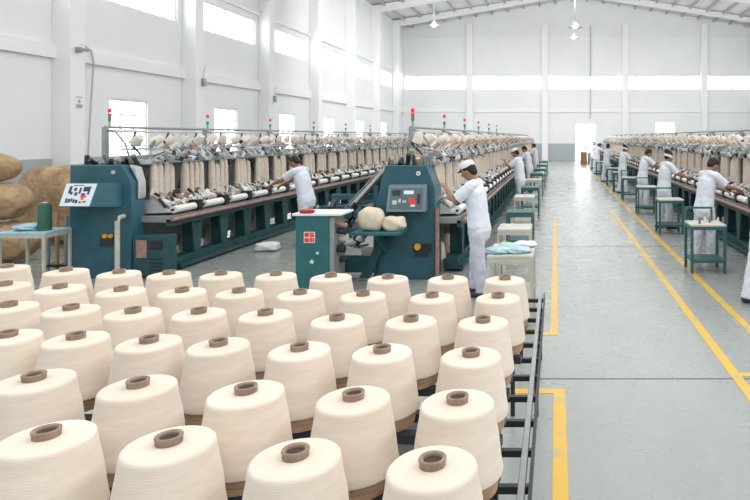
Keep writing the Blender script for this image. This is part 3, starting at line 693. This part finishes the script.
# left table with thread and cloth
def table(name, x0, x1, y0, y1, h, mt, ml, label, group=None, shelf=None, lt=.035, back=None):
    t = empty(name, ((x0 + x1) / 2, (y0 + y1) / 2, 0)); tag(t, label, 'table', group)
    hx, hy = (x1 - x0) / 2, (y1 - y0) / 2
    mb = MB(); mb.box(-hx, hx, -hy, hy, h - .03, h, mt); mb.build('table_top', t, bevel=.005)
    for sx_ in (-1, 1):
        for sy_ in (-1, 1):
            mb = MB(); a = sx_ * (hx - lt / 2); b = sy_ * (hy - lt / 2)
            top = back if (back and sy_ == -1 and sx_ == -1) or (back and sy_ == 1 and sx_ == -1) else h - .03
            mb.box(a - lt / 2, a + lt / 2, b - lt / 2, b + lt / 2, 0, h - .03, ml); mb.build('leg', t, bevel=.003)
    mb = MB(); mb.box(-hx + lt, hx - lt, -hy, -hy + .02, h - .08, h - .03, ml); mb.box(-hx + lt, hx - lt, hy - .02, hy, h - .08, h - .03, ml); mb.box(-hx, -hx + .02, -hy + lt, hy - lt, h - .08, h - .03, ml); mb.box(hx - .02, hx, -hy + lt, hy - lt, h - .08, h - .03, ml); mb.build('apron', t)
    if shelf is not None:
        mb = MB(); mb.box(-hx + .01, hx - .01, -hy + lt, hy - lt, shelf - .02, shelf, ml); mb.build('shelf', t)
        mb = MB(); mb.box(-hx + lt, hx - lt, -hy + .005, -hy + .025, shelf - .04, shelf, ml); mb.build('stretcher', t); mb = MB(); mb.box(-hx + lt, hx - lt, hy - .025, hy - .005, shelf - .04, shelf, ml); mb.build('stretcher', t)
    if back:
        mb = MB(); mb.box(-hx, -hx + .03, hy - .03, hy, h, back, ml); mb.box(hx - .12, hx - .09, hy - .03, hy, h, back, ml); mb.box(-hx, hx - .09, hy - .03, hy, back, back + .03, ml); mb.build('back_rail', t)
    return t
table('work_table', -7.5, -6.87, 8.32, 8.8, .72, M['bluecloth'], M['creamleg'], 'small pale table before the burlap bales at the left')
m_ = MB(); m_.lathe([(.002, 0), (.075, 0), (.08, .01), (.078, .33), (.068, .36), (.03, .362), (.03, .375), (.002, .375)], M['greenyarn'], 28); o = m_.build('thread_tube'); o.location = (-7.01, 8.5, .72)
m_ = MB(); m_.lathe([(.028, .362), (.03, .385), (.012, .385)], M['white'], 18); m_.build('tube_end', o); tag(o, 'tall dark green thread tube standing on the small left table', 'thread')
blob('cloth_pile', 'pale blue crumpled cloth on the small left table', 'cloth', (-7.25, 8.55, .765), (.15, .17, .045), M['bluecloth'], 31)
# cream posts and rack between table and cabinet
rk = empty('tube_rack', (-7.22, 9.15, 0)); tag(rk, 'narrow rack of upright brown poles between the left table and teal cabinet', 'rack')
for k in range(4):
    m_ = MB(); m_.cyl((-.28 + .12 * k, .02 * k, 0), (-.28 + .12 * k, .02 * k, .95 - .06 * k), .028, M['base'] if k % 2 else M['grey'], n=10); m_.build('pole', rk)
m_ = MB(); m_.box(-.34, .14, -.03, .09, .08, .12, M['dark']); m_.build('base_bar', rk)
table('work_table', -8.05, -7.45, 10.4, 10.9, .9, M['base'], M['creamleg'], 'brown topped table half hidden behind the left table and the cabinet')

# wall things
def wallthing():
    c = MB(); c.box(0, .02, -.13, .13, -.17, .17, M['white']); o = c.build('wall_notice'); o.location = (XL + .5, 16.36, 2.92); c = MB(); c.box(.02, .024, -.1, .1, -.15, -.06, M['grey']); c.box(.02, .024, -.1, .1, .12, .14, M['grey'])
    c.box(.02, .024, -.04, .04, -.03, .06, M['peach']); c.build('print', o); tag(o, 'small pale notice with red print on the nearest left pillar', 'sign')
wallthing()
c = MB(); c.box(-.06, .06, -.06, .06, -.08, .06, M['grey']); c.cyl((.0, 0, 0), (.28, -.05, -.02), .045, M['grey'], n=14); o = c.build('security_camera'); o.location = (XL + .56, 16.3, 4.3); tag(o, 'small dark security camera on the nearest left pillar', 'camera')
c = MB(); xx = XL + .2; c.tube([(XL + .5, 16.45, 4.45), (XL + .35, 16.8, 4.45), (xx, 17.2, 4.4), (xx, 17.3, 4.1), (xx, 17.2, 3.0), (xx, 17.05, 1.0), (xx, 17.05, .05)], .022, M['steel'], 8); tag(c.build('cable'), 'thin grey cable running down the left wall from the camera', 'cable')
for k, y in enumerate((22.1, 27.7)):
    c = MB(); c.box(-.05, .05, -.08, .08, -.14, .14, M['grey']); o = c.build('junction_box', bevel=.01); o.location = (XL + .55, y, 3.95 if k == 0 else 3.7); c = MB(); c.tube([(0, 0, .14), (0, 0, .4), (0, .1, .55)], .015, M['steel'], 6); c.build('conduit', o)
    tag(o, 'small grey junction box on the %s pillar of the left wall' % ('second' if k == 0 else 'third'), 'junction box')
# pendant lamps
def pendant(x, y, z, label):
    o = empty('pendant_lamp', (x, y, z)); tag(o, label, 'lamp', 'pendant lamps under the roof')
    m_ = MB(); m_.cyl((0, 0, .25), (0, 0, roofz(x) - z), .03, M['grey'], n=8); m_.build('cord', o)
    m_ = MB(); m_.lathe([(.09, .28), (.1, .2), (.16, .12), (.34, .0), (.36, -.02), (.33, -.02), (.1, .1)], M['lightgrey'], 24); m_.build('lamp_shade', o)
    m_ = MB(); m_.ell((0, 0, .03), (.16, .16, .09), M['pane']); m_.build('bulb', o)
pendant(sx(434, 36), 36, sz(26, 36), 'grey pendant lamp hanging near the left side of the roof')
pendant(sx(575, 30), 30, sz(27, 30), 'nearer grey pendant lamp hanging under the roof ridge')
pendant(sx(574, 40), 40, sz(38, 40), 'farther grey pendant lamp hanging low under the roof ridge')
# vertical conduit on back wall
n += 1; c = MB(); c.cyl((sx(590.5, 52.9), 52.9, 3.6), (sx(590.5, 52.9), 52.9, 11.5), .05, M['lightgrey'], n=8); struct(c, 'trim_%d' % n)

# ------------------------------------------------------------ tables along machine B (right side of it) and stools on the right
spec = [(6.55, 7.3, .745, 'cream', -.73, -.24, 'cream work table heaped with pale blue cloths beside the centre machine'),
        (8.4, 8.95, .75, 'cream', -.80, -.34, 'cream topped work table just behind the one with blue cloths'),
        (10.2, 10.7, .76, 'green', -.82, -.38, 'teal framed work table, third along the aisle beside the centre machine'),
        (12.6, 13.2, .78, 'cream', -.86, -.45, 'cream work table in front of the second capped worker in the aisle'),
        (15.2, 15.8, .76, 'green', -.86, -.42, 'teal work table, fifth along the left of the aisle'),
        (18.0, 18.6, .76, 'cream', -.88, -.44, 'cream work table, sixth along the left of the aisle'),
        (21.0, 21.6, .76, 'green', -.88, -.44, 'teal work table, seventh along the left of the aisle'),
        (24.0, 24.6, .76, 'green', -.86, -.42, 'teal work table, eighth along the left of the aisle'),
        (27.5, 28.1, .76, 'green', -.86, -.42, 'small teal work table near the far left end of the aisle'),
        (31.5, 32.1, .76, 'green', -.86, -.42, 'farthest teal work table along the left of the aisle')]
for y0, y1, h, kind, x0, x1, lab in spec:
    table('work_table', x0, x1, y0, y1, h, M['tabletop'] if kind == 'cream' else M['stoolgreen'], M['creamleg'] if kind == 'cream' else M['stoolgreen'], lab, 'work tables along the left of the aisle', shelf=.3, lt=.03)
r = random.Random(3)
for k, (x, y, m, nm) in enumerate(((-.62, 6.72, 'bluecloth', 'pale blue folded cloth at the left front of the nearest work table'), (-.40, 6.74, 'bluecloth', 'pale blue folded cloth at the right front of the nearest work table'), (-.52, 6.98, 'greencloth', 'pale green crumpled cloth in the middle of the nearest work table'), (-.36, 7.1, 'whitecloth', 'white crumpled cloth at the back of the nearest work table'))):
    blob('cloth', nm, 'cloth', (x, y, .745 + .03), (.13, .11, .032), M[m], 60 + k, 'cloths on the nearest work table', amp=.15)
for k, (y0, lab) in enumerate(((9.05, 'nearest teal stool table on the right with clutter on its top'), (12.7, 'second teal stool table on the right behind the nearest one'), (16.0, 'third teal stool table on the right of the aisle'), (19.6, 'fourth teal stool table on the right of the aisle'), (22.6, 'fifth teal stool table on the right of the aisle'), (25.6, 'sixth teal stool table on the right of the aisle'), (28.8, 'seventh teal stool table on the right of the aisle'), (32.5, 'eighth teal stool table far along the right of the aisle'), (36.5, 'ninth and farthest teal stool table on the right of the aisle'))):
    table('stool_table', 1.97 if k == 0 else 2.11, 2.49 if k == 0 else 2.62, y0, y0 + .48, .72, M['tabletop'], M['stoolgreen'], lab, 'teal stool tables along the right of the aisle', shelf=.2, lt=.04, back=.9 if k < 4 else None)
for k in range(5):
    m_ = MB(); m_.lathe([(.002, 0), (.022, 0), (.014, .09), (.004, .095)], M['cone_small'] if k % 2 else M['tube'], 12); o = m_.build('bobbin'); o.location = (2.12 + .09 * k, 9.15 + .06 * (k % 3), .72)
    tag(o, 'small yarn bobbin standing on the nearest teal stool table', 'bobbin', 'bobbins on the nearest stool table')
# boxes by the far door
for k, (x, y, w, h, lab) in enumerate(((2.05, 46, .5, .9, 'dark brown carton on the floor near the far door'), (2.7, 47, .6, .8, 'tan carton beside the dark one near the far door'))):
    m_ = MB(); m_.box(-w / 2, w / 2, -.3, .3, 0, h, M['linoyellow'] if k == 0 else M['base']); o = m_.build('carton', bevel=.01); o.location = (x, y, 0)
    m_ = MB(); m_.box(-.04, .04, -.303, .303, h - .05, h + .003, M['tabletop']); m_.build('tape', o); tag(o, lab, 'box')

# ------------------------------------------------------------ people
def loft(mb, pts, rad, right=(1, 0, 0), n=16, m=None, dome=True):
    pts = [Vector(p) for p in pts]; vs = []; rt = Vector(right).normalized()
    rad = [r if isinstance(r, tuple) else (r, r) for r in rad]
    if dome:   # rounded ends
        d0 = (pts[0] - pts[1]).normalized(); d1 = (pts[-1] - pts[-2]).normalized()
        a0, a1 = rad[0], rad[-1]; k0, k1 = min(a0), min(a1)
        pts = [pts[0] + d0 * k0 * .95, pts[0] + d0 * k0 * .7] + pts + [pts[-1] + d1 * k1 * .7, pts[-1] + d1 * k1 * .95]
        rad = [(a0[0] * .3, a0[1] * .3), (a0[0] * .72, a0[1] * .72)] + rad + [(a1[0] * .72, a1[1] * .72), (a1[0] * .3, a1[1] * .3)]
    for i, p in enumerate(pts):
        d = (pts[min(i + 1, len(pts) - 1)] - pts[max(i - 1, 0)]).normalized()
        a = rt - d * rt.dot(d)
        a = a.normalized() if a.length > .25 else d.orthogonal().normalized()
        b = d.cross(a)
        for k in range(n):
            t = 2 * math.pi * k / n; vs.append(p + a * math.cos(t) * rad[i][0] + b * math.sin(t) * rad[i][1])
    fs = [(i * n + k, i * n + (k + 1) % n, (i + 1) * n + (k + 1) % n, (i + 1) * n + k) for i in range(len(pts) - 1) for k in range(n)]
    fs += [tuple(range(n - 1, -1, -1)), tuple(range((len(pts) - 1) * n, len(pts) * n))]
    mb.add(vs, fs, m)
def remeshed(mb, name, vox, smooth_it=4, fac=.5, wrinkle=0, seed=0):
    me = mb.mesh('tmp', smooth=False); o = bpy.data.objects.new('tmp', me); COL.objects.link(o)
    md = o.modifiers.new('r', 'REMESH'); md.mode = 'VOXEL'; md.voxel_size = vox; md.use_smooth_shade = True
    if wrinkle:
        tx = bpy.data.textures.new('w', 'CLOUDS'); tx.noise_scale = .11; dm = o.modifiers.new('d', 'DISPLACE'); dm.texture = tx; dm.strength = wrinkle; dm.mid_level = .5
    sm = o.modifiers.new('s', 'SMOOTH'); sm.factor = fac; sm.iterations = smooth_it
    bpy.context.view_layer.update()
    dg = bpy.context.evaluated_depsgraph_get(); ev = o.evaluated_get(dg)
    out = bpy.data.meshes.new_from_object(ev); out.name = name
    out.materials.clear()
    for m in mb.mats: out.materials.append(m)
    bpy.data.objects.remove(o)
    out.polygons.foreach_set('material_index', [0] * len(out.polygons))
    out.polygons.foreach_set('use_smooth', [True] * len(out.polygons))
    return out
def make_person(lean, nod, hl, hr, hat, trm, turn=0, step=.05):
    """hl/hr: wrist targets in local coords (x right, +y ahead)."""
    root = empty('person')
    pel = Vector((0, 0, .93))
    Rl = Matrix.Rotation(-lean, 4, 'X')
    def U(p): return pel + (Rl @ (Vector(p) - pel))
    sh = {-1: U((-.178, 0, 1.395)), 1: U((.178, 0, 1.395))}
    neck = U((0, .005, 1.44)); hb = U((0, .022, 1.49))
    Rh = Matrix.Rotation(-(lean + nod), 4, 'X') @ Matrix.Rotation(turn, 4, 'Z')
    def Hd(p): return hb + (Rh @ Vector(p))
    hc = (0, .02, .10)
    body = MB(); sk = M['skin']
    # head, jaw, nose, ears, neck
    body.ell(Hd(hc), (.074, .092, .108), sk, (Rh.to_euler()), 20, 14)
    body.ell(Hd((0, .048, .035)), (.052, .052, .050), sk, Rh.to_euler(), 14, 10)
    loft(body, [Hd((0, .105, .105)), Hd((0, .122, .080)), Hd((0, .112, .070))], [.009, .014, .012], m=sk, n=10)
    for s in (-1, 1): body.ell(Hd((s * .076, .012, .088)), (.010, .018, .030), sk, Rh.to_euler(), 10, 8)
    loft(body, [U((0, -.005, 1.36)), neck, Hd((0, .0, .03))], [(.062, .06), (.054, .054), (.052, .056)], m=sk)
    # trunk and legs under the clothes
    loft(body, [(0, 0, .86), pel, U((0, 0, 1.08)), U((0, 0, 1.25)), U((0, 0, 1.36))], [(.13, .09), (.135, .09), (.115, .08), (.135, .09), (.12, .07)], m=sk)
    legs = {}
    for s in (-1, 1):
        hip = Vector((s * .088, 0, .88)); kn = Vector((s * .095, step * s + .02, .48)); an = Vector((s * .105, step * s * 1.6 - .01, .08))
        legs[s] = (hip, kn, an)
        loft(body, [hip, hip.lerp(kn, .5), kn, kn.lerp(an, .35), an], [.075, .065, .048, .048, .035], m=sk)
        loft(body, [an, an + Vector((0, .08, -.035))], [.032, .03], m=sk)
    arms = {}
    for s, tgt in ((-1, hl), (1, hr)):
        S0 = sh[s]; T = Vector(tgt); a, b = .285, .255; d = T - S0; L = min(d.length, a + b - .005); dn = d.normalized(); T = S0 + dn * L
        x = (a * a - b * b + L * L) / (2 * L); hgt = math.sqrt(max(0, a * a - x * x)); pole = Vector((s * .5, -.25, -1)); pole = (pole - dn * pole.dot(dn)).normalized()
        E = S0 + dn * x + pole * hgt; arms[s] = (S0, E, T)
        loft(body, [S0, S0.lerp(E, .45), E, E.lerp(T, .3), E.lerp(T, .75), T], [.047, .043, .037, .039, .030, (.027, .022)], m=sk)
        # hand: palm, four curled fingers, thumb from the side of the palm
        f = (T - E).normalized(); f = (f + Vector((0, 0, -.25))).normalized(); side = f.cross(Vector((0, 0, 1))).normalized(); up = side.cross(f).normalized()
        P1 = T + f * .085
        loft(body, [T, T + f * .03, P1], [(.026, .017), (.038, .017), (.041, .014)], right=side, m=sk, n=14)
        for q, (o_, ln) in enumerate(((-.031, .070), (-.0105, .080), (.0105, .076), (.031, .060))):
            b0 = P1 + side * o_ - f * .006; c1 = b0 + f * ln * .45 - up * .004 + side * o_ * .12; c2 = c1 + (f * .75 - up * .65).normalized() * ln * .32; c3 = c2 + (f * .35 - up * .94).normalized() * ln * .25
            loft(body, [b0, c1, c2, c3], [.0092, .0088, .008, .0072], right=side, m=sk, n=8)
        ts = -s   # thumbs point to the body's mid line when palms face down
        sd = side if side.dot(Vector((ts, 0, 0))) > 0 else -side
        t0 = T + f * .028 + sd * .028; loft(body, [t0, t0 + f * .028 + sd * .026 - up * .006, t0 + f * .055 + sd * .030 - up * .016], [.012, .0105, .009], right=up, m=sk, n=8)
    bo = bpy.data.objects.new('body', remeshed(body, 'body', .0075, 3)); COL.objects.link(bo); bo.parent = root
    # eyes, brows, mouth
    for s in (-1, 1):
        e = MB(); e.ell(Hd((s * .031, .094, .100)), (.014, .010, .009), M['eye'], Rh.to_euler(), 10, 8); e.ell(Hd((s * .031, .1025, .100)), (.006, .004, .006), M['hair'], Rh.to_euler(), 8, 6); e.build('eye', root)
        e = MB(); loft(e, [Hd((s * .014, .104, .119)), Hd((s * .032, .104, .124)), Hd((s * .048, .092, .119))], [.004, .0045, .003], m=M['hair'], n=6); e.build('eyebrow', root)
    e = MB(); loft(e, [Hd((-.022, .094, .043)), Hd((0, .1005, .044)), Hd((.022, .094, .043))], [.004, .0065, .004], m=M['lips'], n=8); e.build('mouth', root)
    # shirt
    st = MB(); mu = M['uniform']
    loft(st, [U((0, -.005, .80 + lean * .02)), U((0, 0, .90)), U((0, 0, 1.04)), U((0, .005, 1.20)), U((0, 0, 1.32)), U((0, -.005, 1.395))],
         [(.185, .145), (.182, .142), (.166, .128), (.178, .135), (.178, .118), (.12, .085)], m=mu, n=28)
    loft(st, [sh[-1], U((-.09, -.005, 1.405)), U((0, -.008, 1.41)), U((.09, -.005, 1.405)), sh[1]], [(.058, .062), (.068, .066), (.070, .066), (.068, .066), (.058, .062)], right=(0, 1, 0), m=mu, n=18)
    loft(st, [U((0, -.008, 1.40)), U((0, -.002, 1.452))], [(.075, .072), (.064, .066)], m=mu, dome=False)
    for s in (-1, 1):
        S0, E, T = arms[s]; loft(st, [S0, S0.lerp(E, .35), S0.lerp(E, .82)], [.068, .070, .073], m=mu, dome=False)
    o = bpy.data.objects.new('shirt', remeshed(st, 'shirt', .011, 5, wrinkle=.022)); COL.objects.link(o); o.parent = root
    c = MB(); pts = [U((.066 * math.sin(a), .062 * math.cos(a), 1.452 + .012 * -math.cos(a))) for a in [2 * math.pi * k / 20 for k in range(21)]]
    c.tube(pts, .011, mu, 6); c.build('collar', root)
    # trousers
    tr = MB(); loft(tr, [(0, 0, 1.0), (0, -.005, .92), (0, -.01, .83)], [(.150, .112), (.168, .125), (.165, .125)], m=trm, n=24)
    for s in (-1, 1):
        hip, kn, an = legs[s]; loft(tr, [hip, hip.lerp(kn, .4), kn, kn.lerp(an, .5), an + Vector((0, 0, -.02))], [(.100, .110), (.094, .100), (.080, .084), (.078, .084), (.078, .088)], m=trm, n=18, dome=False)
    o = bpy.data.objects.new('trousers', remeshed(tr, 'trousers', .011, 4, wrinkle=.03)); COL.objects.link(o); o.parent = root
    for s in (-1, 1):
        an = legs[s][2]; c = MB(); loft(c, [(an.x, an.y - .045, .042), (an.x, an.y + .03, .045), (an.x + s * .01, an.y + .12, .036), (an.x + s * .012, an.y + .17, .030)], [(.036, .040), (.042, .043), (.044, .034), (.034, .026)], right=(1, 0, 0), m=M['shoe'], n=14)
        o = bpy.data.objects.new('shoe', remeshed(c, 'shoe', .008, 2)); COL.objects.link(o); o.parent = root
    # hair and headwear
    h = MB(); h.ell(Hd((0, -.004, .125)), (.083, .094, .098), M['hair'], Rh.to_euler(), 22, 16); h.ell(Hd((0, -.032, .075)), (.070, .062, .07), M['hair'], Rh.to_euler(), 16, 12)
    if hat == 'bun': h.ell(Hd((0, -.085, .19)), (.055, .05, .05), M['hair'], Rh.to_euler(), 12, 10)
    o = bpy.data.objects.new('hair', remeshed(h, 'hair', .008, 2, wrinkle=.02)); COL.objects.link(o); o.parent = root
    if hat in ('cap', 'bun'):
        c = MB()
        if hat == 'cap':
            c.lathe([(.094, 0), (.099, .015), (.097, .045), (.082, .072), (.05, .09), (.002, .096)], M['whitecloth'], 28, Matrix.Translation(Hd((0, .008, .145))) @ Rh @ Matrix.Rotation(.12, 4, 'X') @ Matrix.Diagonal((.9, 1.05, 1, 1)))
            loft(c, [Hd((0, .085, .15)), Hd((0, .15, .135))], [(.07, .006), (.05, .005)], m=M['hair'], n=16)
        else:
            c.lathe([(.088, -.02), (.093, -.02), (.095, .03), (.090, .03)], M['whitecloth'], 28, Matrix.Translation(Hd((0, .0, .10))) @ Rh @ Matrix.Diagonal((.95, 1.1, 1, 1)))
        c.build('cap' if hat == 'cap' else 'head_band', root)
    return root
T1, T2 = M['trousers'], M['trousers2']
pA = make_person(.10, .35, (-.10, .40, 1.36), (.08, .43, 1.22), 'cap', T1)
pB_ = make_person(.24, .42, (-.14, .72, 1.06), (.16, .74, 1.02), 'hair', T2)
pC = make_person(.16, .45, (-.16, .52, 1.12), (.14, .54, 1.16), 'hair', T2)
pD = make_person(.10, .25, (-.22, .50, 1.20), (.14, .48, 1.12), 'bun', T2)
pE = make_person(.06, .2, (-.20, .42, 1.10), (.20, .40, 1.02), 'hair', T2, step=.09)
used = set()
def person(proto, x, y, deg, label, trm=None, sc=1):
    o = proto if proto.name not in used else copy_tree(proto)
    used.add(proto.name); o.location = (x, y, 0); o.rotation_euler = (0, 0, math.radians(deg)); o.scale = (sc, sc, sc)
    tag(o, label, 'person', 'workers in white uniforms')
person(pA, -.98, 7.85, 78, 'worker in white short-sleeved uniform and white cap reaching into the centre machine')
person(pB_, -4.60, 11.4, 80, 'black-haired worker in white bending over the left machine row')
person(pA, -.97, 16.7, 74, 'second capped worker in white, standing behind the work tables in the left aisle')
person(pC, -.98, 22.6, 80, 'dark-haired worker behind the second capped worker at the centre machine')
person(pE, -.98, 29.5, 75, 'farthest small worker in white along the centre machine')
person(pE, 2.48, 7.4, -80, 'worker in white cut off by the right edge of the photo')
person(pC, 2.38, 9.95, -68, 'dark-haired worker in white behind the nearest teal stool table on the right')
person(pD, 2.36, 13.55, -72, 'worker in white with a white head band behind the second teal stool table')
person(pC, 2.42, 17.3, -76, 'dark-haired worker in white at the third teal stool table on the right')
person(pD, 2.36, 22.0, -70, 'worker with a white head band at the fifth teal stool table')
person(pE, 2.25, 27.6, -60, 'standing worker in white near the sixth teal stool table on the right')
person(pC, 2.2, 33.4, -75, 'small distant worker in white, second farthest on the right')
person(pD, 2.3, 39, -75, 'farthest tiny worker in white on the right of the aisle')

# ------------------------------------------------------------ light, camera
def area(x, y, z, sx_, sy_, e, rot=(0, 0, 0), col=(1, .99, .97)):
    l = bpy.data.lights.new('fill_light', 'AREA'); l.shape = 'RECTANGLE'; l.size = sx_; l.size_y = sy_; l.energy = e; l.color = col  # added fill lamp, out of view; the roof itself has no opening
    o = bpy.data.objects.new('fill_light', l); COL.objects.link(o); o.location = (x, y, z); o.rotation_euler = rot; return o
area(0, 14, 10.8, 16, 30, 1600)
area(0, 40, 11.0, 20, 14, 1300)
area(2, 30, 9.6, 22, 2.5, 1700, (math.radians(78), 0, 0))  # added fill tilted at the back wall to brighten it
area(9, 8, 8.5, 3, 22, 850, (0, math.radians(80), 0))  # added fill turned towards the left wall to lift it
area(2, -3, 8, 14, 4, 500, (math.radians(60), 0, 0))
w = bpy.data.worlds.new('World'); S.world = w; w.use_nodes = True
w.node_tree.nodes['Background'].inputs['Color'].default_value = (.93, .96, 1, 1); w.node_tree.nodes['Background'].inputs['Strength'].default_value = .8
cam = bpy.data.cameras.new('camera'); co = bpy.data.objects.new('camera', cam); COL.objects.link(co); S.camera = co
co.location = (0, 0, EYE); co.rotation_euler = (math.pi / 2, 0, 0)
cam.sensor_width = 36; cam.lens = 36 * F / 750; cam.shift_x = (375 - VX) / 750; cam.shift_y = (VY - 250) / 750
cam.clip_end = 200
S.view_settings.view_transform = 'Standard'; S.view_settings.look = 'None'; S.view_settings.exposure = -.22; S.view_settings.gamma = 1
S.cycles.max_bounces = 8; S.cycles.diffuse_bounces = 4; S.cycles.caustics_reflective = False; S.cycles.caustics_refractive = False; S.cycles.sample_clamp_indirect = 6
